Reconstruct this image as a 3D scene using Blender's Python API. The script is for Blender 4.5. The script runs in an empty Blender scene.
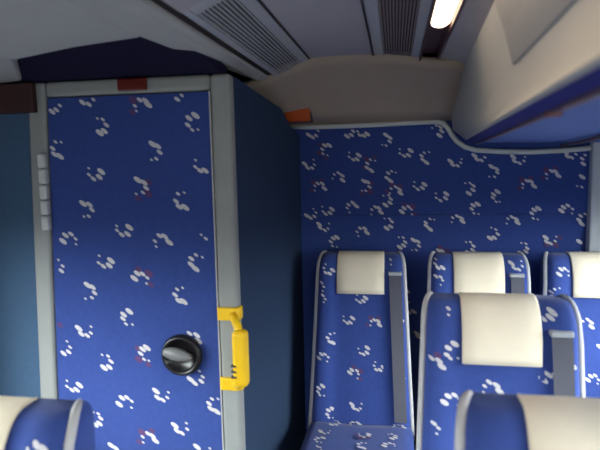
import bpy, bmesh, math, random
from mathutils import Vector, Matrix

C = bpy.context.scene.collection
EYE = 1.52                      # eye height above the coach floor
PI = math.pi

# ------------------------------------------------------------------ camera
PITCH, YAW, ROLL, F = math.radians(6.74), math.radians(9.87), math.radians(1.2), 550.0
D = Vector((-math.sin(YAW)*math.cos(PITCH), math.cos(YAW)*math.cos(PITCH), -math.sin(PITCH)))
R0 = Vector((math.cos(YAW), math.sin(YAW), 0))
U0 = R0.cross(D)
R_ = R0*math.cos(ROLL) - U0*math.sin(ROLL)
U_ = R0*math.sin(ROLL) + U0*math.cos(ROLL)
EYEP = Vector((0, 0, EYE))

def at(px, py, Y=None, X=None, Z=None):
    """point of the coach seen along a sight line, on a plane of the coach"""
    v = D + R_*((px-300)/F) + U_*((225-py)/F)
    if Y is not None: t = Y/v.y
    elif X is not None: t = X/v.x
    else: t = (Z-EYE)/v.z
    return EYEP + v*t

cam = bpy.data.cameras.new('camera'); camo = bpy.data.objects.new('camera', cam); C.objects.link(camo)
camo.matrix_world = Matrix(((R_.x, U_.x, -D.x, 0), (R_.y, U_.y, -D.y, 0), (R_.z, U_.z, -D.z, EYE), (0, 0, 0, 1)))
cam.sensor_width = 36; cam.lens = 36*F/600; cam.clip_start = 0.02
cam.dof.use_dof = True; cam.dof.focus_distance = 3.0; cam.dof.aperture_fstop = 4.0
bpy.context.scene.camera = camo

# ------------------------------------------------------------------ materials
def lin(c):
    return tuple(((x/255)/12.92 if x/255 <= .04045 else ((x/255+.055)/1.055)**2.4) for x in c) + (1,)

def mat(name, rgb, rough=.6, var=.12, scale=40, bump=0.0, bscale=300, spec=.5, sheen=0, metal=0):
    m = bpy.data.materials.new(name); m.use_nodes = True
    nt = m.node_tree; b = nt.nodes['Principled BSDF']
    b.inputs['Roughness'].default_value = rough
    b.inputs['Specular IOR Level'].default_value = spec
    b.inputs['Sheen Weight'].default_value = sheen
    b.inputs['Metallic'].default_value = metal
    tc = nt.nodes.new('ShaderNodeTexCoord')
    n = nt.nodes.new('ShaderNodeTexNoise'); n.inputs['Scale'].default_value = scale; n.inputs['Detail'].default_value = 4
    nt.links.new(tc.outputs['Object'], n.inputs['Vector'])
    mx = nt.nodes.new('ShaderNodeMix'); mx.data_type = 'RGBA'
    c = lin(rgb)
    mx.inputs['A'].default_value = tuple(x*(1-var) for x in c[:3]) + (1,)
    mx.inputs['B'].default_value = tuple(min(1, x*(1+var)) for x in c[:3]) + (1,)
    nt.links.new(n.outputs['Fac'], mx.inputs['Factor'])
    nt.links.new(mx.outputs['Result'], b.inputs['Base Color'])
    if bump:
        n2 = nt.nodes.new('ShaderNodeTexNoise'); n2.inputs['Scale'].default_value = bscale
        nt.links.new(tc.outputs['Object'], n2.inputs['Vector'])
        bp = nt.nodes.new('ShaderNodeBump'); bp.inputs['Strength'].default_value = bump; bp.inputs['Distance'].default_value = .002
        nt.links.new(n2.outputs['Fac'], bp.inputs['Height']); nt.links.new(bp.outputs['Normal'], b.inputs['Normal'])
    return m

def emit(name, rgb, strength):
    m = bpy.data.materials.new(name); m.use_nodes = True
    nt = m.node_tree; nt.nodes.clear()
    e = nt.nodes.new('ShaderNodeEmission'); o = nt.nodes.new('ShaderNodeOutputMaterial')
    e.inputs['Color'].default_value = rgb + (1,); e.inputs['Strength'].default_value = strength
    nt.links.new(e.outputs[0], o.inputs[0])
    return m

def glass(name):
    m = bpy.data.materials.new(name); m.use_nodes = True
    nt = m.node_tree; nt.nodes.clear()
    t = nt.nodes.new('ShaderNodeBsdfTransparent'); t.inputs[0].default_value = (.93, .97, .96, 1)
    g = nt.nodes.new('ShaderNodeBsdfGlossy'); g.inputs['Roughness'].default_value = .02
    mx = nt.nodes.new('ShaderNodeMixShader'); mx.inputs[0].default_value = .05
    o = nt.nodes.new('ShaderNodeOutputMaterial')
    nt.links.new(t.outputs[0], mx.inputs[1]); nt.links.new(g.outputs[0], mx.inputs[2]); nt.links.new(mx.outputs[0], o.inputs[0])
    return m

M = dict(
    plush=mat('blue_plush', (56, 76, 143), .95, .16, 60, .25, 500, .1, .15),
    dab=mat('cream_print', (210, 206, 210), .95, .08, 90, 0, 300, .1),
    rust=mat('rust_print', (98, 72, 116), .95, .2, 120, 0, 300, .1),
    panel=mat('teal_blue_panel', (72, 97, 126), .9, .1, 60, .2, 500, .1),
    slope=mat('warm_grey_lining', (184, 165, 148), .7, .06, 12, .1, 200, .3),
    carpet=mat('navy_carpet', (50, 66, 92), .95, .15, 90, .3, 600, .1),
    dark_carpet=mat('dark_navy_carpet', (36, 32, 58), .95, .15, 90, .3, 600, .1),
    rack_carpet=mat('rack_blue_carpet', (104, 124, 184), .95, .1, 90, .2, 600, .1),
    rack_band=mat('rack_violet_blue_band', (46, 48, 124), .8, .1, 60, 0, 300, .3),
    frame=mat('grey_frame_plastic', (150, 152, 150), .55, .06, 20),
    lining=mat('light_grey_lining', (182, 180, 174), .7, .06, 12, .1, 200, .3),
    rack=mat('beige_grey_moulded_plastic', (192, 192, 192), .55, .05, 8, 0, 200, .4),
    lid=mat('cool_grey_lid_plastic', (170, 170, 172), .5, .05, 8, 0, 200, .4),
    ceil=mat('pale_grey_ceiling', (176, 170, 174), .75, .06, 30, .1, 300, .3),
    vent=mat('vent_grey_plastic', (178, 178, 182), .5, .05, 20),
    ventr=mat('vent_rose_grey_plastic', (150, 136, 136), .5, .05, 20),
    void=mat('dark_brown_void', (44, 30, 30), .8, .2, 30),
    white=mat('white_moulding', (205, 208, 208), .5, .04, 20),
    cloth=mat('cream_cloth', (248, 234, 210), .9, .04, 30, .15, 700, .1),
    trim=mat('grey_piping', (190, 188, 190), .6, .08, 60),
    shell=mat('grey_seat_shell', (112, 108, 116), .5, .08, 30),
    belt=mat('charcoal_belt_webbing', (84, 84, 96), .8, .12, 200),
    guide=mat('belt_guide_plastic', (170, 172, 178), .45, .06, 30),
    black=mat('black_plastic', (26, 24, 28), .28, .1, 30),
    dgrey=mat('worn_grey_plastic', (120, 120, 122), .3, .1, 30),
    yellow=mat('yellow_plastic', (246, 196, 24), .4, .06, 30),
    red=mat('dark_red_lens', (104, 26, 20), .3, .12, 60),
    amber=mat('amber_red_lens', (206, 88, 30), .3, .15, 60),
    maroon=mat('dark_maroon_panel', (58, 26, 30), .6, .15, 30),
    brown=mat('brown_rack_trim', (84, 58, 66), .45, .1, 40),
    catch=mat('copper_brown_catch', (150, 98, 78), .5, .1, 40),
    floor=mat('dark_speckled_vinyl', (52, 54, 62), .6, .3, 400),
    steel=mat('grey_steel', (90, 92, 96), .4, .06, 30, metal=.6),
    pillar=mat('pale_grey_pillar_plastic', (196, 202, 208), .6, .04, 20),
    lamp=emit('warm_tube_light', (1.0, .78, .52), 6.0),
    glass=glass('clear_window_glass'),
)

# ------------------------------------------------------------------ mesh builder
class MB:
    def __init__(self): self.v, self.f, self.mi = [], [], []
    def add(self, vs, fs, mi=0):
        b = len(self.v); self.v += [tuple(p) for p in vs]
        self.f += [tuple(b+i for i in f) for f in fs]; self.mi += [mi]*len(fs); return self
    def box(self, x0, x1, y0, y1, z0, z1, mi=0):
        vs = [(x, y, z) for z in (z0, z1) for y in (y0, y1) for x in (x0, x1)]
        return self.add(vs, [(0,2,3,1), (4,5,7,6), (0,1,5,4), (2,6,7,3), (0,4,6,2), (1,3,7,5)], mi)
    def prism(self, quad, thick, mi=0):
        """a slab: polygon quad (list of points) pushed along thick"""
        n = len(quad); t = Vector(thick)
        vs = [Vector(p) for p in quad] + [Vector(p)+t for p in quad]
        fs = [tuple(range(n-1, -1, -1)), tuple(range(n, 2*n))] + [(i, (i+1) % n, n+(i+1) % n, n+i) for i in range(n)]
        return self.add(vs, fs, mi)
    def loft(self, loops, closed=True, cap=True, mi=0):
        n = len(loops[0]); vs = [p for l in loops for p in l]; fs = []
        for k in range(len(loops)-1):
            for i in range(n if closed else n-1):
                j = (i+1) % n
                fs.append((k*n+i, k*n+j, (k+1)*n+j, (k+1)*n+i))
        if cap and closed:
            fs.append(tuple(range(n-1, -1, -1))); fs.append(tuple((len(loops)-1)*n+i for i in range(n)))
        return self.add(vs, fs, mi)
    def tube(self, path, ra, rb=None, seg=10, up=(0, 0, 1), mi=0, sc=None):
        """elliptic tube; ra across 'side', rb along 'up-ish'"""
        rb = rb or ra; path = [Vector(p) for p in path]; loops = []
        for i, p in enumerate(path):
            t = (path[min(i+1, len(path)-1)] - path[max(i-1, 0)]).normalized()
            s = t.cross(Vector(up))
            if s.length < 1e-4: s = t.cross(Vector((0, 1, 0)))
            s.normalize(); w = s.cross(t).normalized()
            q = sc[i] if sc else 1
            loops.append([p + s*(q*ra*math.cos(2*PI*k/seg)) + w*(q*rb*math.sin(2*PI*k/seg)) for k in range(seg)])
        return self.loft(loops, True, True, mi)
    def lathe(self, prof, seg=32, axis='y', mi=0, c=(0, 0, 0)):
        loops = []
        for r, h in prof:
            lp = []
            for k in range(seg):
                a = 2*PI*k/seg
                if axis == 'y': lp.append((c[0]+r*math.cos(a), c[1]+h, c[2]+r*math.sin(a)))
                else: lp.append((c[0]+r*math.cos(a), c[1]+r*math.sin(a), c[2]+h))
            loops.append(lp)
        return self.loft(loops, True, True, mi)
    def build(self, name, m, parent=None, smooth=False, bevel=0, seg=2, loc=None):
        me = bpy.data.meshes.new(name); me.from_pydata(self.v, [], self.f)
        ms = m if isinstance(m, (list, tuple)) else [m]
        for x in ms: me.materials.append(x)
        for p, i in zip(me.polygons, self.mi): p.material_index = i; p.use_smooth = smooth
        bm = bmesh.new(); bm.from_mesh(me)
        base = [f for f in bm.faces if f.material_index == 0]
        bmesh.ops.recalc_face_normals(bm, faces=base); bm.to_mesh(me); bm.free()
        me.update()
        o = bpy.data.objects.new(name, me); C.objects.link(o)
        if parent: o.parent = parent
        if bevel:
            b = o.modifiers.new('bevel', 'BEVEL'); b.width = bevel; b.segments = seg; b.limit_method = 'ANGLE'; b.angle_limit = math.radians(40)
        return o

def tag(o, label, cat, group=None, kind=None):
    o['label'] = label; o['category'] = cat
    if group: o['group'] = group
    if kind: o['kind'] = kind
    return o
def empty(name, loc=(0, 0, 0)):
    o = bpy.data.objects.new(name, None); o.location = loc; o.empty_display_size = .1; C.objects.link(o); return o
def struct(o, label, cat): return tag(o, label, cat, None, 'structure')

# ------------------------------------------------------------------ woven print: a ring of dabs
def ring(c, r, a0, sg, red, rng, n=5, sweep=205):
    """list of (polygon in panel coordinates, material index). angles run clockwise, 0 = right"""
    out = []
    tilt = math.radians(-36)
    def ell(cx, cy, la, lb, mi, k=10):
        pts = []
        for i in range(k):
            a = 2*PI*i/k; x, y = la*math.cos(a), lb*math.sin(a)
            pts.append((cx + x*math.cos(tilt) - y*math.sin(tilt), cy + x*math.sin(tilt) + y*math.cos(tilt)))
        out.append((pts, mi))
    if red:
        for k, s in enumerate((.75, .95, .7)):
            a = math.radians(a0 + sg*(70 + 62*k)); q = r*1.55
            ell(c[0]+q*math.cos(a), c[1]-q*math.sin(a), r*.75*s, r*.48*s, 2)
    sz = (1.0, .86, .72, .52, .36)
    for k in range(n):
        a = math.radians(a0 + sg*sweep/(n-1)*k + rng.uniform(-7, 7)); q = r*(1 + rng.uniform(-.08, .08))
        ell(c[0]+q*math.cos(a), c[1]-q*math.sin(a), r*.70*sz[k], r*.295*sz[k]+.0006, 1)
    return out

def print_on(mb, rings, surf, keep=lambda u, v: True):
    k_ = 0
    for pts, mi in rings:
        if all(keep(u, v) for u, v in pts):
            k_ = k_ + 1; d = (.0006 if mi == 1 else .0003) + .00007*(k_ % 6)
            mb.add([surf(u, v, d) for u, v in pts], [tuple(range(len(pts)))], mi)

# ------------------------------------------------------------------ setting: shell of the coach
XL, XR, YB, YF = -1.38, 1.03, 2.44, -4.2
ZC = EYE + .36
DY = 1.60                        # plane of the cubicle front
def E(x, y, z): return Vector((x, y, EYE+z))

struct(MB().box(XL-.05, XR+.05, YF, YB+.06, -.06, 0).build('floor', M['floor']), 'dark vinyl coach floor under the seats', 'floor')

def side_wall(name, x0, x1, wy0, wy1, label):
    mb = MB()
    zb, zt = .80, EYE-.10
    mb.box(x0, x1, YF, YB+.06, 0, zb); mb.box(x0, x1, YF, YB+.06, zt, ZC+.25)
    mb.box(x0, x1, YF, wy0, zb, zt); mb.box(x0, x1, wy1, YB+.06, zb, zt)
    return struct(mb.build(name, M['lining']), label, 'wall')
side_wall('wall_right', XR, XR+.05, -3.9, 2.05, 'grey lined side wall of the coach, on the side of the headrest row')
side_wall('wall_left', XL-.05, XL, -3.9, 1.3, 'grey lined side wall of the coach beyond the toilet cubicle')
def window(name, x, wy0, wy1, label):
    w = struct(MB().box(x-.003, x+.003, wy0, wy1, .80, EYE-.10).build(name, M['glass']), label, 'window')
    f = MB()
    n = 3
    for k in range(n+1):
        y = wy0 + (wy1-wy0)*k/n; f.box(x-.012, x+.012, y-.02, y+.02, .80, EYE-.10)
    f.box(x-.012, x+.012, wy0, wy1, .80, .83); f.box(x-.012, x+.012, wy0, wy1, EYE-.13, EYE-.10)
    f.build('window_frame', M['black'], w)
window('window_1', XR+.025, -3.9, 2.05, 'long coach side window beside the headrest row')
window('window_2', XL-.025, -3.9, 1.3, 'long coach side window on the toilet side')
mb = MB(); mb.box(XL, XR, YF-.05, YF, 0, .8); mb.box(XL, XR, YF-.05, YF, EYE, ZC+.25)
mb.box(XL, XL+.1, YF-.05, YF, .8, EYE); mb.box(XR-.1, XR, YF-.05, YF, .8, EYE)
struct(mb.build('wall_front', M['lining']), 'front end of the coach around the windscreen', 'wall')
struct(MB().box(XL+.1, XR-.1, YF-.03, YF-.024, .8, EYE).build('window_3', M['glass']), 'windscreen at the front of the coach', 'window')

# roof skin above everything, then the visible ceiling lining
CY = 2.08                        # where the flat ceiling ends and the rear slope starts
HX0, HX1, HY0, HY1 = -.438, .084, -1.50, -.70     # roof hatch, added out of view to brighten the seat tops
mb = MB(); mb.box(XL-.05, XR+.05, YF, HY0, ZC+.2, ZC+.25); mb.box(XL-.05, XR+.05, HY1, YB+.06, ZC+.2, ZC+.25)
mb.box(XL-.05, HX0, HY0, HY1, ZC+.2, ZC+.25); mb.box(HX1, XR+.05, HY0, HY1, ZC+.2, ZC+.25)
struct(mb.build('roof_slab', M['lining']), 'outer roof of the coach over the ceiling lining', 'roof')
prof = [(-.305, .366), (-.25, .369), (-.19, .370), (-.13, .369), (-.077, .367)]
mb = MB()
for ya, yb in ((YF, HY0), (HY1, CY)):
    mb.loft([[E(x, y, z) for x, z in prof] + [E(x, y, z+.02) for x, z in reversed(prof)] for y in (ya, yb)])
# thin seams beside the panel
struct(mb.build('ceiling', M['ceil'], smooth=False), 'pale grey ceiling panel running between the two slatted vents', 'ceiling')

# rear slope between ceiling and patterned rear wall
top = [(-.70, .20), (-.56, .275), (-.455, .305), (-.39, .338), (-.305, .364), (-.19, .368), (-.06, .365), (.03, .353), (.10, .338), (.17, .328), (.30, .318)]
TZ = .150
mb = MB(); n = len(top); rows = []
for k in range(7):
    t = k/6; row = []
    for x, z in top:
        y = CY-.05 + (YB+.03-CY)*t; zz = z + (TZ-z)*(t**1.25)
        row.append(E(x, y, zz))
    rows.append(row)
mb.loft(rows, False, False)
o = mb.build('ceiling_slope', M['slope'], smooth=True)
s = o.modifiers.new('solid', 'SOLIDIFY'); s.thickness = .015; s.offset = 1
struct(o, 'grey sloping panel between the ceiling vents and the patterned rear wall', 'ceiling')

# ---------------------------------------------------------------- rear wall with its print
RW = [
 (313,132,150,-1,0),(327,150,290,-1,1),(354,155,0,1,0),(310,163,170,-1,0),(338,178,20,-1,0),(372,165,95,1,1),(385,140,280,1,0),(392,176,110,1,0),
 (319,188,0,-1,1),(364,186,270,1,1),(348,131,100,-1,0),(363,131,30,1,0),(327,209,0,1,0),(311,213,150,-1,0),(352,208,330,-1,0),(376,212,0,-1,0),
 (386,200,90,-1,0),(387,223,90,-1,0),(324,225,190,-1,0),(362,233,350,-1,0),(336,242,280,-1,0),(400,242,100,-1,0),(405,151,0,1,0),(427,157,90,1,0),
 (456,161,180,-1,0),(480,155,180,-1,0),(492,172,270,1,0),(419,184,0,1,0),(468,188,80,-1,0),(441,195,350,1,0),(498,197,270,-1,0),(436,131,60,-1,0),
 (407,212,180,1,1),(477,209,280,-1,0),(457,221,10,-1,0),(431,224,100,1,0),(414,245,270,1,0),(440,255,200,1,1),(468,247,90,-1,0),(492,233,110,-1,0),
 (519,158,190,-1,0),(552,176,0,-1,1),(528,186,0,-1,1),(581,182,280,1,0),(588,160,90,1,0),(571,152,180,-1,0),(537,214,285,-1,0),(567,211,180,1,0),
 (512,222,10,-1,0),(585,219,120,1,0),(551,238,190,-1,1),(522,248,100,-1,0),(579,247,270,1,0),(395,192,20,-1,1),(300,248,60,1,0)]
rng = random.Random(3)
RX0, RX1 = -.70, .782
mb = MB(); RY = YB-.012
mb.box(RX0, RX1, RY, YB+.05, EYE-.245, EYE+TZ+.02)       # upper padded panel
mb.box(RX0, RX1, RY+.004, YB+.05, .25, EYE-.247)
for px, py, a0, sg, red in RW:
    p = at(px, py, Y=RY)
    print_on(mb, ring((p.x, p.z), .0225, a0, sg, red, rng), lambda u, v, d: (u, RY-d, v), lambda u, v: RX0+.29 < u < RX1)
for k in range(40):                                       # print lower down, behind the seats
    u, v = rng.uniform(-.38, .82), .35 + .68*k/40
    print_on(mb, ring((u, v), .0235, rng.uniform(0, 360), rng.choice((-1, 1)), rng.random() < .2, rng), lambda u, v, d: (u, RY+.004-d, v))
struct(mb.build('wall_rear', [M['plush'], M['dab'], M['rust']]), 'blue fabric rear wall printed with cream rings of dabs', 'wall')
struct(MB().box(RX1, XR, YB-.05, YB+.05, 0, EYE+.06).build('trim_1', M['pillar'], bevel=.008), 'pale grey corner pillar at the end of the patterned rear wall', 'pillar')
mb = MB(); mb.box(XL, RX0, YB, YB+.05, 0, ZC+.2); mb.box(RX0, XR, YB+.052, YB+.06, 0, ZC+.2)
struct(mb.build('wall_rear_outer', M['dark_carpet']), 'outer rear body of the coach behind the fabric wall', 'wall')

# white moulding along the top of the rear wall and up under the rack
mp = [(286,126.5),(312,127),(345,126),(380,124.5),(415,122.5),(436,121.5),(443,123),(448,128),(452,135),(457,141.5),(465,147),(476,150),(500,151.5),(530,152),(560,150.5),(585,148.5),(604,146.5)]
mb = MB(); mb.tube([at(x, y, Y=RY-.008) for x, y in mp], .011, .011, 10, up=(0, 1, 0))
struct(mb.build('trim_2', M['white'], smooth=True), 'white edge moulding along the top of the patterned rear wall', 'moulding')

# ---------------------------------------------------------------- overhead rack on the window side
def rack_sec(y):
    keys = [(YF, .160,.196,.186,.146,.152), (.4, .160,.196,.186,.146,.152), (1.15, .196,.237,.226,.198,.220), (1.7, .222,.242,.238,.237,.268), (YB-.06, .254,.228,.236,.285,.325)]
    for a, b in zip(keys, keys[1:]):
        if a[0] <= y <= b[0]:
            t = (y-a[0])/(b[0]-a[0]); w = [p+(q-p)*t for p, q in zip(a, b)]; break
    T, Cc, m_, A, B = w[1:]
    r = [(T+.05, .345), (T, .313), (T+(Cc-T)*.55, .25), (Cc, .18), (m_, .11), (A, .072), (A+.004, .066)]
    return r, A, B
ys = [YF, -1, 0, .4, .7, .95, 1.15, 1.4, 1.7, 1.95, 2.2, YB-.06]
rk = empty('overhead_rack', (.6, .5, EYE+.06))
def rk_build(mb, name, m, **k):
    o = mb.build(name, m, None, **k); o.parent = rk; o.matrix_parent_inverse = Matrix.Translation((-.6, -.5, -EYE-.06)); return o
loops = []
for y in ys:
    r, A, B = rack_sec(y)
    loops.append([E(x, y, z) for x, z in r] + [E(XR-.01, y, .066), E(XR-.01, y, .345)])
mb = MB(); mb.loft(loops); o = rk_build(mb, 'rack_body', M['rack'], smooth=True)
o.modifiers.new('split', 'EDGE_SPLIT').split_angle = math.radians(50)
# violet-blue lower band, brown trim, carpeted underside
mb = MB(); mb2 = MB(); mb3 = MB()
l1, l2, l3 = [], [], []
for y in ys:
    r, A, B = rack_sec(y)
    l1.append([E(A+.004, y, .067), E(A+.001, y, .064), E(B, y, .052), E(B, y, .067)])
    l2.append([E(B, y, .066), E(B, y, .048), E(B+.010, y, .048), E(B+.010, y, .066)])
    l3.append([E(B+.010, y, .066), E(B+.010, y, .056), E(XR-.012, y, .040), E(XR-.012, y, .066)])
mb.loft(l1); rk_build(mb, 'rack_edge_band', M['rack_band'])
mb2.loft(l2); rk_build(mb2, 'rack_rail', M['brown'])
mb3.loft(l3); rk_build(mb3, 'rack_underside', M['rack_carpet'])
# brown outer rail towards the windows
mb = MB(); mb.tube([E(.66, YB-.07, .036), E(.56, 1.75, .040), E(.45, 1.2, .047), E(.44, .2, .047)], .008, .006, 8)
rk_build(mb, 'rack_rail', M['brown'], smooth=True)
# lid on the upper face, its end near the toilet end
lid = []
for y in (YF+.4, -1, 0, .4, .7, .95, 1.20):
    r, A, B = rack_sec(y); T, Cc = r[1], r[3]
    q = [(T[0]+.001, .308), (r[2][0], .25), (Cc[0], .182)]
    lid.append([E(x-.0035, y, z) for x, z in q] + [E(x+.01, y, z) for x, z in reversed(q)])
mb = MB(); mb.loft(lid); rk_build(mb, 'rack_lid', M['lid'], bevel=.003)
mb = MB(); r, A, B = rack_sec(.72); mb.box(B-.002, B+.012, .695, .715, EYE+.045, EYE+.052); rk_build(mb, 'rack_catch', M['catch'])
tag(rk, 'long beige-grey overhead luggage rack with blue underside above the seat row', 'luggage rack')

# cove between lamp strip and rack
mb = MB(); loops = []
for y in [q for q in ys if q <= 2.2]:
    r, A, B = rack_sec(y); T = r[1][0]
    loops.append([E(.150, y, .352), E(.156, y, .343), E((.156+T)/2, y, .337), E(T+.02, y, .312), E(T+.03, y, .33), E(.17, y, .365)])
mb.loft(loops); struct(mb.build('ceiling_cove', M['ceil']), 'plain grey cove strip between the lit ceiling lamp and the overhead rack', 'ceiling')

# ---------------------------------------------------------------- ceiling lamp strip
lp = empty('ceiling_lamp', (.115, .4, EYE+.345))
def child(mb, name, m, root, **k):
    o = mb.build(name, m, None, **k); o.parent = root
    o.matrix_parent_inverse = Matrix.Translation(-Vector(root.location)); return o
mb = MB()
mb.box(.084, .090, YF+.3, CY-.01, EYE+.338, EYE+.375); mb.box(.146, .151, YF+.3, CY-.01, EYE+.338, EYE+.375)
mb.box(.090, .146, YF+.3, CY-.01, EYE+.366, EYE+.372)
child(mb, 'lamp_trough', M['brown'], lp)
loops = []
for y in (-.8, 1.53, 1.56, 1.58):
    k = 1 if y < 1.55 else (.8 if y < 1.57 else .45)
    loops.append([E(.117+.026*k*math.cos(a), y, .352+.012*k*math.sin(a)) for a in [2*PI*i/14 for i in range(14)]])
mb = MB(); mb.loft(loops); child(mb, 'lamp_tube', M['lamp'], lp, smooth=True)
tag(lp, 'glowing warm white strip lamp in the ceiling beside the overhead rack', 'lamp')

# ---------------------------------------------------------------- slatted ceiling vents
def vent(label, a, b, y0, y1, nsl, m, gl, gr, side):
    """a, b: (x, z) of the two long edges; gl, gr: fractions where the grille starts and ends"""
    A, B = Vector((a[0], 0, EYE+a[1])), Vector((b[0], 0, EYE+b[1]))
    t = (B-A); up = Vector((-t.z, 0, t.x)).normalized()
    if up.z < 0: up = -up
    P = lambda s, y, h: A + t*s + Vector((0, y, 0)) + up*h
    mid = P(.5, (y0+y1)/2, 0)
    root = empty('ceiling_vent', mid)
    fr = MB()
    def slab(s0, s1, ya, yb, h0=0, h1=.02, mb=fr):
        vs = [P(s, y, h) for h in (h0, h1) for y in (ya, yb) for s in (s0, s1)]
        mb.add(vs, [(0,2,3,1), (4,5,7,6), (0,1,5,4), (2,6,7,3), (0,4,6,2), (1,3,7,5)])
    slab(0, gl, y0, y1); slab(gr, 1, y0, y1); slab(gl, gr, y0, y0+.05); slab(gl, gr, y1-.03, y1)
    child(fr, 'vent_frame', M['vent'], root, bevel=.003)
    bk = MB(); slab(gl, gr, y0+.05, y1-.03, .022, .026, bk); child(bk, 'vent_backing', M['void'], root)
    for k in range(nsl):
        s = gl + (gr-gl)*(k+.5)/nsl; w = (gr-gl)/nsl*.23
        sl = MB(); slab(s-w, s+w, y0+.05, y1-.03, .002, .006, sl); child(sl, 'vent_slat', m, root)
    tag(root, label, 'vent', 'slatted ceiling vents')
vent('slatted grey ceiling vent next to the dark gap on the toilet side', (-.438, .308), (-.303, .366), 1.13, CY, 9, M['vent'], .12, .74, -1)
vent('slatted rosy grey ceiling vent next to the lit ceiling lamp', (-.075, .367), (.084, .349), .35, CY, 12, M['ventr'], .22, .83, 1)
mb = MB()
mb.box(HX0-.012, HX0, HY0-.012, HY1+.012, EYE+.312, ZC+.25); mb.box(HX1, HX1+.012, HY0-.012, HY1+.012, EYE+.352, ZC+.25)
mb.box(HX0, HX1, HY0-.012, HY0, EYE+.369, ZC+.25); mb.box(HX0, HX1, HY1, HY1+.012, EYE+.369, ZC+.25)
hw_ = struct(MB().box(HX0, HX1, HY0, HY1, ZC+.236, ZC+.242).build('added_hatch', M['glass']), 'added glazed roof hatch out of view, letting daylight down on the seats', 'roof hatch')
mb.build('added_hatch_frame', M['white'], hw_)
# thin dark seams beside the centre panel
mb = MB(); mb.box(-.309, -.303, .3, CY, EYE+.362, EYE+.372); mb.box(-.079, -.074, .3, CY, EYE+.363, EYE+.372)
struct(mb.build('trim_3', M['void']), 'thin dark seams along both edges of the centre ceiling panel', 'trim')
# closing panel in front of the toilet-side vent
mb = MB()
for ya, yb, yc in ((YF, HY0, HY0), (HY1, 1.13, .35)):
    mb.prism([E(-.438, ya, .308), E(-.438, yb, .308), E(-.303, yb, .366), E(-.303, ya, .366)], (0, 0, .02))
    mb.prism([E(-.075, ya, .367), E(-.075, yc, .367), E(.084, yc, .349), E(.084, ya, .349)], (0, 0, .02))
struct(mb.build('ceiling_blank', M['ceil']), 'plain ceiling panels ahead of the slatted vents', 'ceiling')
# dark gap along the vent, grey strip below it
mb = MB(); mb.prism([E(-.482, YF, .311), E(-.476, CY, .311), E(-.434, CY, .315), E(-.434, YF, .315)], (0, 0, .02))
struct(mb.build('trim_4', M['void']), 'long dark gap beside the slatted vent on the toilet side', 'trim')
mb = MB()
mb.prism([E(-.602, YF, .300), E(-.602, 1.27, .300), E(-.495, 2.04, .290), E(-.464, 2.04, .302), E(-.470, YF, .309)], (-.0, 0, .03))
struct(mb.build('trim_5', M['lining'], bevel=.004), 'narrow light grey strip between the dark ceiling gap and the toilet cubicle', 'trim')
# grey cover over the toilet side, ending short of the cubicle front
cov = []
for y in (YF, -1, .3, 1.0, 1.25, 1.285):
    cov.append([E(-.60, y, .300), E(-.77, y, .287), E(-.945, y, .264), E(-.945, y, .28), E(-.77, y, .31), E(-.60, y, .335)])
mb = MB(); mb.loft(cov)
cov = []
for y in (YF, -1, .3, 1.0, 1.27, DY-.005):
    xi = -.942 if y < 1.28 else -1.150
    cov.append([E(xi, y, .264), E(xi-.03, y, .262), E(xi-.08, y, .259), E(XL, y, .252), E(XL, y, .32), E(xi, y, .32)])
mb.loft(cov)
struct(mb.build('ceiling_left', M['lining'], bevel=.01), 'light grey ceiling cover on the toilet side, above the door', 'ceiling')

# ---------------------------------------------------------------- toilet cubicle: walls
def cx(y): return -.480 + (y-DY)*(.065/.82)
mb = MB()
zt0, zt1 = EYE+.257, EYE+.212
# side wall facing the aisle
vs = []
side = [Vector((cx(DY+.035), DY+.035, .0)), Vector((cx(YB-.02), YB-.02, 0)), Vector((cx(YB-.02), YB-.02, EYE+.11)), Vector((cx(2.28), 2.28, EYE+.135)), Vector((cx(2.14), 2.14, EYE+.20)), Vector((cx(DY+.035), DY+.035, zt0-.003))]
mb.prism(side, (-.03, 0, 0))
struct(mb.build('wall_partition', M['carpet']), 'plain navy carpeted side wall of the toilet cubicle facing the aisle', 'wall')
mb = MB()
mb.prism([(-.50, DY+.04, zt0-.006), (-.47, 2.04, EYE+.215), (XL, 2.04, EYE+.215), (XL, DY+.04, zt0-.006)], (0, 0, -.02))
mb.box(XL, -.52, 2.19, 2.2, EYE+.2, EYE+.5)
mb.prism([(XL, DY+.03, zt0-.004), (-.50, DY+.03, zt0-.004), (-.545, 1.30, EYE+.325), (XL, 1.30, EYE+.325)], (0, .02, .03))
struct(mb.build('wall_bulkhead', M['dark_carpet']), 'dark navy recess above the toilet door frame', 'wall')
mb = MB(); mb.box(XL, -1.142, DY+.0, DY+.04, 0, EYE+.25)
struct(mb.build('wall_cubicle', M['panel']), 'plain teal-blue panel at the outer edge of the toilet door frame', 'wall')
mb = MB(); mb.box(XL, -1.102, DY-.032, DY-.003, EYE+.164, EYE+.254)
struct(mb.build('trim_6', M['maroon'], bevel=.004), 'dark maroon header strip above the plain panel beside the toilet door', 'trim')

# ---------------------------------------------------------------- door frame and door
FX1 = -.477                      # outer frame
DX1 = -.538                      # door leaf
DZ1 = EYE + .211
def lx(z, o=0):                  # the outer edge of the leaf leans in towards the roof, as the coach body does
    return -1.075 - o - (EYE+.2-z)*.040
mb = MB()
mb.prism([(lx(0, .062), DY-.012, 0), (lx(0), DY-.012, 0), (lx(zt0), DY-.012, zt0), (lx(zt0, .062), DY-.012, zt0)], (0, .052, 0))
mb.box(DX1, FX1, DY-.012, DY+.04, 0, zt0)
mb.prism([(lx(DZ1), DY-.012, DZ1), (DX1, DY-.012, DZ1), (DX1, DY-.012, zt0), (lx(zt0), DY-.012, zt0)], (0, .052, 0))
struct(mb.build('trim_7', M['frame'], bevel=.012, seg=3), 'grey rounded frame around the patterned toilet door', 'door frame')

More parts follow.
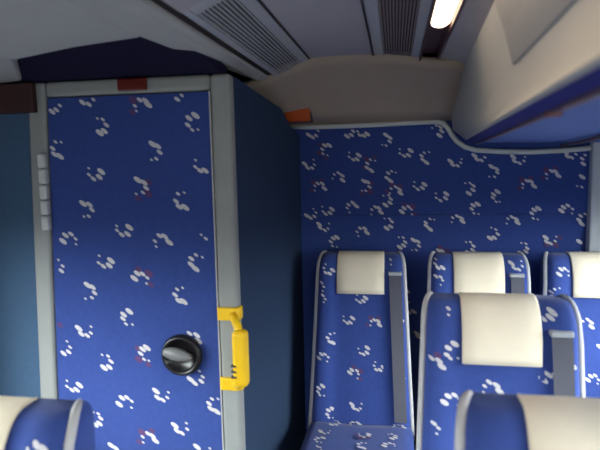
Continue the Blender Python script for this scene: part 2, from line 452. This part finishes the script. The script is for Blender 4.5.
DOOR = [
 (87,97,180,-1,0),(53,104,160,-1,0),(100,126,100,-1,0),(59,149,85,1,0),(95,172,0,1,0),(142,107,350,-1,1),(176,92,190,-1,0),(195,123,275,-1,0),
 (153,152,265,1,0),(202,164,10,1,0),(139,187,265,1,1),(85,210,260,1,0),(70,241,185,1,0),(123,228,0,1,0),(105,260,5,1,0),(56,266,150,-1,0),
 (183,200,75,1,0),(162,243,350,-1,0),(207,231,300,1,0),(198,262,110,1,0),(141,280,190,1,1),(88,292,265,1,0),(85,329,180,-1,0),(64,347,150,-1,0),
 (129,318,270,-1,0),(147,354,280,-1,1),(105,361,100,-1,0),(182,295,75,1,0),(192,340,0,-1,0),(73,384,0,1,0),(126,404,180,1,0),(95,418,100,-1,0),
 (112,452,270,1,0),(162,393,190,-1,0),(196,376,150,-1,0),(149,440,0,-1,1),(181,426,180,-1,0),(204,449,190,-1,0),(216,405,90,1,0),
 (66,448,20,1,1),(52,318,330,1,1),(160,470,20,1,0),(90,480,200,-1,0),(130,495,100,1,0),(195,490,0,1,0),(60,500,90,1,0)]
rng = random.Random(11)
FY = DY - .004
mb = MB(); mb.prism([(lx(.02)+.004, FY, .02), (DX1-.004, FY, .02), (DX1-.004, FY, DZ1-.004), (lx(DZ1)+.004, FY, DZ1-.004)], (0, .034, 0))
for px, py, a0, sg, red in DOOR:
    p = at(px, py, Y=FY)
    print_on(mb, ring((p.x, p.z), .0225, a0, sg, red, rng), lambda u, v, d: (u, FY-d, v), lambda u, v: lx(v)+.006 < u < DX1-.006 and v < DZ1-.006)
door = struct(mb.build('door_1', [M['plush'], M['dab'], M['rust']]), 'blue toilet door covered in fabric with cream printed rings of dabs', 'door')
mb = MB(); mb.box(DX1-.0045, DX1-.001, FY-.006, DY, .02, DZ1-.002); mb.build('edge_strip', M['trim'], door)
# white jointed hinge
a, b = at(41, 153, Y=DY-.02), at(46, 231, Y=DY-.02)
hg = MB(); hg.tube([(b.x, DY-.016, b.z), (a.x, DY-.016, a.z)], .005, .005, 10)
hinge = hg.build('hinge', M['dgrey'], door, smooth=True)
for k in range(5):
    z0 = b.z + (a.z-b.z)*(k+.04)/5; z1 = b.z + (a.z-b.z)*(k+.96)/5
    kn = MB(); hx = b.x + (a.x-b.x)*(k+.5)/5; kn.box(hx-.013, hx+.013, DY-.026, DY-.004, z0, z1); kn.build('hinge_knuckle', M['white'], hinge, bevel=.006)
# round black turn handle
kc = at(183, 354, Y=FY)
K = Vector((kc.x, FY, kc.z))
mb = MB(); mb.lathe([(.066, 0), (.067, -.010), (.063, -.022), (.057, -.025), (.051, -.020), (.047, -.008), (.02, -.006), (.002, -.006)], 40, 'y', 0, K)
kb = mb.build('door_handle', M['black'], door, smooth=True)
mb = MB()
loops = []
for t in range(9):
    s = t/8; x = -.054 + .092*s; h = .012 + .006*math.sin(PI*s); w = .018*math.sin(PI*(.14+.80*s))+.004
    ang = 2*PI
    loops.append([(K.x + x, K.y - .022 - h*math.cos(ang*i/12), K.z + .004 - x*.16 + w*math.sin(ang*i/12)) for i in range(12)])
mb.loft(loops); mb.build('turn_lever', M['dgrey'], kb, smooth=True)

# indicator on the frame head, amber lamp on the rear slope
a, b = at(117, 79, Y=DY-.02), at(147, 90, Y=DY-.02)
ind = MB(); ind.box(a.x, b.x, DY-.024, DY-.013, b.z, a.z)
tag(ind.build('indicator_light', M['red'], bevel=.004), 'small dark red indicator lens on the toilet door frame head', 'light')
sy = 2.32
a, b = at(284, 108, Y=sy), at(310, 121, Y=sy)
lroot = empty('marker_lamp', ((a.x+b.x)/2, sy+.03, (a.z+b.z)/2))
mb = MB(); mb.box(a.x, b.x, sy-.006, sy+.05, b.z, a.z); child(mb, 'lens', M['amber'], lroot, bevel=.006)
mb = MB(); mb.box(a.x-.004, b.x+.004, sy+.012, sy+.07, b.z-.004, a.z+.004); child(mb, 'lamp_housing', M['brown'], lroot, bevel=.003)
tag(lroot, 'small orange marker lamp on the sloping panel by the cubicle wall', 'lamp')

# ---------------------------------------------------------------- yellow grab handle on the frame
gx = -.488
zT, zB = at(232, 314, Y=DY-.02).z, at(235, 384, Y=DY-.02).z
gh = empty('grab_handle', (gx, DY-.02, (zT+zB)/2))
def cuff(z):
    mb = MB()
    lp = []
    for (x, y) in [(-.540, DY-.017), (-.534, DY-.027), (-.485, DY-.029), (-.470, DY-.024), (-.465, DY-.010), (-.466, DY+.012), (-.4765, DY+.012), (-.4765, DY-.0125), (-.540, DY-.0125)]:
        lp.append((x, y))
    mb.loft([[(x, y, z-.020) for x, y in lp], [(x, y, z+.020) for x, y in lp]]); return mb
child(cuff(zT), 'bracket', M['yellow'], gh, bevel=.004); child(cuff(zB), 'bracket', M['yellow'], gh, bevel=.004)
mb = MB()
y0 = DY-.03
mb.tube([(gx, y0+.006, zT-.004), (gx+.012, y0-.014, zT-.012), (gx+.026, y0-.034, zT-.026), (gx+.036, y0-.046, zT-.05), (gx+.037, y0-.048, zT-.08), (gx+.037, y0-.048, (zT+zB)/2), (gx+.037, y0-.048, zB+.05), (gx+.034, y0-.044, zB+.026), (gx+.018, y0-.024, zB+.012), (gx, y0+.006, zB+.004)], .013, .013, 12, up=(0, 1, 0))
child(mb, 'grip_core', M['yellow'], gh, smooth=True)
mb = MB(); mb.box(gx+.014, gx+.060, y0-.070, y0-.030, zB+.022, zT-.030)
grip = child(mb, 'grip', M['yellow'], gh, bevel=.014, seg=4)
for k in range(3):
    mb = MB(); z = zB+.052+.017*k
    mb.box(gx+.012, gx+.028, y0-.073, y0-.056, z, z+.005); child(mb, 'grip_notch', M['steel'], gh)
tag(gh, 'yellow plastic grab handle clamped on the grey door frame', 'grab handle')

# ---------------------------------------------------------------- seats
SH = .655                        # backrest length above the cushion line
ZS = .475                        # cushion top
def hw(t, wb, wt):               # half width along the back, t 0..1
    return wb + (wt-wb)*min(1, t)
def make_seat(label, cxx, ytop, ztop, prints=(), seed=1, wt=.194, wb=.214, group='blue patterned coach seats', belt=True, fill=8, clear=.03, cwid=.094):
    """ytop, ztop: front edge of the top of the back, in the coach"""
    root = empty('coach_seat', (cxx, ytop-.09-.20, 0))
    tag(root, label, 'seat', group)
    rng = random.Random(seed)
    zb = ZS-.07; H = ztop-zb
    lean = .10
    def yf0(z):                   # front line of the back at height z (room)
        t = (z-zb)/H
        return ytop - lean*(1-t) + .012*math.sin(PI*min(1, max(0, t)))
    def wid(z):
        t = (z-zb)/H; w = hw(t, wb, wt)
        d = ztop - z; r = .040
        if d < r: w -= r*(1-math.sqrt(max(0, 1-((r-d)/r)**2)))*.34
        return w
    def bulge(u):                 # side bolsters stand forward, u in -1..1
        a = abs(u); return -.018*max(0, min(1, (a-.52)/.22))*(1 - max(0, (a-.86)/.14)**2) - .006*math.cos(u*PI/2)
    def surf(x, z, d):
        w = max(wid(z), .02); u = max(-1, min(1, x/w))
        y = yf0(z) + bulge(u)
        dt = ztop-z
        if dt < .10: y += .066*(1-math.sqrt(max(0, 1-((.10-dt)/.10)**2)))
        if abs(u) > .9: y += .018*((abs(u)-.9)/.1)**2
        return Vector((cxx+x, y-d, z))
    TH = .100
    NU = 21
    us = [-1, -.97, -.92, -.86, -.78, -.70, -.62, -.55, -.45, -.3, 0, .3, .45, .55, .62, .70, .78, .86, .92, .97, 1]
    zs = [zb + H*k/14 for k in range(12)] + [ztop-.10, ztop-.085, ztop-.065, ztop-.05, ztop-.035, ztop-.024, ztop-.014, ztop-.007, ztop-.002, ztop]
    loops = []
    for z in sorted(set(zs)):
        if z > ztop: continue
        w = wid(z); fr = [surf(u*w, z, 0) for u in us]
        dt = ztop-z; back = yf0(z) + TH + .012 - (.02*(1-math.sqrt(max(0, 1-((.035-dt)/.035)**2))) if dt < .035 else 0)
        bk = [Vector((cxx+u*w*.985, back, z)) for u in (1, .5, 0, -.5, -1)]
        loops.append(fr + bk)
    mb = MB(); mb.loft(loops)
    jobs = []
    for px, py, a0, sg, red in prints:
        p = at(px, py, Y=yf0(ztop-.3)); p = at(px, py, Y=yf0(max(zb, min(ztop, p.z))))
        jobs.append((p.x-cxx, p.z, a0, sg, red))
    tries = 0
    while fill and tries < 200:
        tries += 1
        x, z = rng.uniform(-.18, .18), rng.uniform(zb+.05, ztop-clear)
        if all((x-j[0])**2 + (z-j[1])**2 > .085**2 for j in jobs):
            jobs.append((x, z, rng.uniform(0, 360), rng.choice((-1, 1)), rng.random() < .2)); fill -= 1
    for x, z, a0, sg, red in jobs:
        print_on(mb, ring((x, z), .0192, a0, sg, red, rng), surf, lambda u, v: zb+.02 < v < ztop-.006 and abs(u) < wid(v)*.97)
    bo = child(mb, 'backrest', [M['plush'], M['dab'], M['rust']], root, smooth=True)
    bo.modifiers.new('split', 'EDGE_SPLIT').split_angle = math.radians(58)
    # grey piping down both edges, curling over the top corner
    for s in (-1, 1):
        path = []
        for z in [zb + (H-.045)*k/12 for k in range(13)]:
            path.append(surf(s*wid(z), z, .0) + Vector((s*.001, -.006, 0)))
        for a in (18, 36, 54, 72, 88):
            z = ztop-.045 + .045*math.sin(math.radians(a))
            path.append(surf(s*wid(z), z, .0) + Vector((0, -.004, .0)))
        e = path[-1]; path += [e + Vector((-s*.006, .012, -.001)), e + Vector((-s*.012, .022, -.008)), e + Vector((-s*.016, .028, -.020))]
        p = MB(); p.tube(path, .0088, .010, 10, up=(0, 1, 0), sc=[1]*(len(path)-7)+[.97, .92, .84, .72, .6, .45, .3]); child(p, 'piping', M['trim'], root, smooth=True)
    # plastic shell behind
    sl = MB(); loops = []
    for z in [zb+.02 + (H-.04)*k/8 for k in range(9)] + [ztop-.022, ztop-.016]:
        w = wid(z)-.008; y = yf0(z)-.006
        loops.append([(cxx+w, y+.048, z), (cxx+w, y+TH+.004, z), (cxx+w*.9, y+TH+.022, z), (cxx-w*.9, y+TH+.022, z), (cxx-w, y+TH+.004, z), (cxx-w, y+.048, z)])
    sl.loft(loops); child(sl, 'back_shell', M['shell'], root, smooth=True).modifiers.new('split', 'EDGE_SPLIT').split_angle = math.radians(40)
    # cream headrest cover laid over the top
    hc = MB(); rows = []
    prof = []
    for z in [ztop-.152 + .152*k/7 for k in range(7)] + [ztop-.015, ztop-.007, ztop-.001]:
        dt = ztop-z; k = max(0, min(1, 1-dt/.10))
        prof.append((surf(0, z, 0).y - .006*(1-k*k) - .003, z + .003*k))
    prof += [(ytop+.080, ztop+.003), (ytop+TH-.014, ztop+.001), (ytop+TH+.020, ztop-.024), (ytop+TH+.030, ztop-.05), (ytop+TH+.032, ztop-.10)]
    cw = cwid
    for x in (-cw, -cw*.96, -.05, 0, .05, cw*.96, cw):
        rows.append([(cxx+x, y + (.004 if abs(x) > cw*.98 else 0), z) for y, z in prof])
    hc.loft(rows, False, False)
    ho = child(hc, 'headrest_cover', M['cloth'], root, smooth=True)
    sm = ho.modifiers.new('solid', 'SOLIDIFY'); sm.thickness = .005; sm.offset = 0
    # belt and guide
    if belt:
        g = MB(); gxx, gz = .138, ztop-.068
        q = surf(gxx, gz, .004)
        g.box(q.x-.027, q.x+.027, q.y-.008, q.y+.03, gz-.007, gz+.007); child(g, 'belt_guide', M['guide'], root, bevel=.004)
        bl = MB(); loops = []
        for k in range(13):
            z = gz - (gz-ZS-.01)*k/12; x = gxx + .022*k/12
            a_, b_ = surf(x-.024, z, .0035), surf(x+.024, z, .0035); yy = min(a_.y, b_.y, surf(x, z, .0035).y)
            loops.append([(a_.x, yy, z), (b_.x, yy, z), (b_.x, yy-.002, z), (a_.x, yy-.002, z)])
        bl.loft(loops); child(bl, 'seat_belt', M['belt'], root)
    # cushion
    cu = MB(); yb = yf0(ZS); loops = []
    def csec(y, w, z0, z1):
        r = .03
        return [(cxx-w, y, z0), (cxx-w, y, z1-r), (cxx-w+.012, y, z1-.008), (cxx-w+.04, y, z1), (cxx-.1, y, z1-.006), (cxx, y, z1-.010), (cxx+.1, y, z1-.006), (cxx+w-.04, y, z1), (cxx+w-.012, y, z1-.008), (cxx+w, y, z1-r), (cxx+w, y, z0)]
    for y, z0, dz in ((yb+.03, ZS-.12, -.012), (yb-.05, ZS-.13, 0), (yb-.2, ZS-.13, .008), (yb-.34, ZS-.12, .014), (yb-.40, ZS-.11, .006), (yb-.43, ZS-.10, -.015), (yb-.44, ZS-.09, -.045)):
        loops.append(csec(y, wb+.002, z0, ZS+dz))
    cu.loft(loops)
    for k in range(15):
        x, y = (-.13, 0, .13)[k % 3] + rng.uniform(-.03, .03), yb - .05 - .075*(k//3) + rng.uniform(-.018, .018)
        print_on(cu, ring((x, y), .0192, rng.uniform(0, 360), rng.choice((-1, 1)), rng.random() < .2, rng),
                 lambda u, v, d: Vector((cxx+u, v, ZS+.006-.02*max(0, (v-yb+.2)/.2)*.4+.012*0+d*2)), lambda u, v: v < yb-.01)
    child(cu, 'seat_cushion', [M['plush'], M['dab'], M['rust']], root, smooth=True)
    pd = MB(); pd.box(cxx-.19, cxx+.19, yb-.36, yb-.02, ZS-.17, ZS-.12); child(pd, 'seat_frame', M['steel'], root, bevel=.006)
    for s in (-1, 1):
        lg = MB(); lg.tube([(cxx+s*.15, yb-.30, ZS-.16), (cxx+s*.15, yb-.30, .012)], .018, .018, 10); lg.tube([(cxx+s*.15, yb-.36, .012), (cxx+s*.15, yb-.06, .012)], .02, .012, 8)
        lg.tube([(cxx+s*.15, yb-.08, ZS-.16), (cxx+s*.15, yb-.08, .012)], .018, .018, 10)
        child(lg, 'leg', M['steel'], root, smooth=True)
    return root

S1 = [(321,298,200,1,0),(361,297,0,1,0),(348,318,0,1,0),(375,324,10,-1,1),(333,337,80,1,0),(363,349,340,1,0),(324,357,190,1,0),(354,374,200,1,1),(379,365,20,1,0),(407,319,120,1,0),(406,372,270,-1,0),
      (323,389,270,-1,0),(357,405,190,-1,0),(332,413,280,-1,0),(320,286,200,1,0),(329,268,30,1,0),(395,262,0,-1,0)]
S2 = [(437,280,200,1,0),(440,263,60,1,0),(517,264,180,-1,0),(446,300,90,-1,0)]
S3 = [(563,273,180,1,0),(556,292,80,1,0),(586,324,20,-1,0),(593,380,190,1,0),(570,315,0,1,0)]
SF = [(441,312,180,1,0),(454,350,270,-1,0),(433,363,0,-1,1),(451,400,190,1,0),(430,426,190,1,0),(551,380,190,1,0),(491,389,0,-1,0),(545,312,0,1,0),(566,300,0,-1,0),(577,359,150,-1,0),(520,420,200,1,0),(475,430,20,1,0),(560,425,100,1,1)]
make_seat('blue rear-row seat with its whole backrest in view, directly beside the toilet cubicle wall', -.138, 2.20, EYE-.388, S1, 1, .170, .206, fill=0)
make_seat('blue rear-row seat, second from the toilet cubicle, mostly hidden behind a nearer seat', .322, 2.20, EYE-.388, S2, 2, .182, .206, fill=6)
make_seat('blue rear-row seat, third from the toilet cubicle, against the grey corner pillar', .757, 2.20, EYE-.385, S3, 3, .182, .206, fill=6)
make_seat('blue seat with a full white headrest cover, standing just ahead of the rear row', .262, 1.41, EYE-.366, SF, 4, .184, .212, fill=2)
make_seat('closest blue seat on the rack side, only its cream-covered top in view', .285, .79, EYE-.378, [], 5, .186, .208, fill=12, clear=.13)
make_seat('single blue seat in front of the toilet door, only its top corner in view', -.747, .80, EYE-.436, [(40,455,10,-1,0)], 6, .188, .208, fill=10, clear=.16, cwid=.083)

# ---------------------------------------------------------------- daylight through the windows and the added roof hatch
sc = bpy.context.scene
w = bpy.data.worlds.new('sky'); sc.world = w; w.use_nodes = True
nt = w.node_tree; bg = nt.nodes['Background']
tc = nt.nodes.new('ShaderNodeTexCoord'); sp = nt.nodes.new('ShaderNodeSeparateXYZ'); rp = nt.nodes.new('ShaderNodeValToRGB')
nt.links.new(tc.outputs['Generated'], sp.inputs[0]); nt.links.new(sp.outputs['Z'], rp.inputs[0]); nt.links.new(rp.outputs[0], bg.inputs[0])
rp.color_ramp.elements[0].position = 0; rp.color_ramp.elements[0].color = (.04, .04, .042, 1)
rp.color_ramp.elements[1].position = .25; rp.color_ramp.elements[1].color = (.95, .96, .97, 1)
bg.inputs['Strength'].default_value = 21.0
def portal(name, loc, rot, sx, sy):
    l = bpy.data.lights.new(name, 'AREA'); l.shape = 'RECTANGLE'; l.size = sx; l.size_y = sy; l.cycles.is_portal = True
    o = bpy.data.objects.new(name, l); o.location = loc; o.rotation_euler = rot; C.objects.link(o)
zc = (.80+EYE-.10)/2; hh = EYE-.10-.80
portal('daylight_portal', (XR+.06, (-3.9+2.05)/2, zc), (0, PI/2, 0), hh, 5.95)
portal('daylight_portal', (XL-.06, (-3.9+1.3)/2, zc), (0, -PI/2, 0), hh, 5.2)
portal('daylight_portal', ((HX0+HX1)/2, (HY0+HY1)/2, ZC+.26), (0, 0, 0), HX1-HX0, HY1-HY0)  # opening of the added roof hatch
portal('daylight_portal', ((XL+XR)/2, YF-.06, (.8+EYE)/2), (PI/2, 0, 0), 2.2, EYE-.8)

sc.view_settings.view_transform = 'Standard'; sc.view_settings.look = 'None'
sc.view_settings.gamma = 1; sc.view_settings.use_curve_mapping = False
sc.view_settings.exposure = 0.2
sc.cycles.use_denoising = True
sc.cycles.max_bounces = 8; sc.cycles.diffuse_bounces = 5
sc.cycles.sample_clamp_indirect = 4
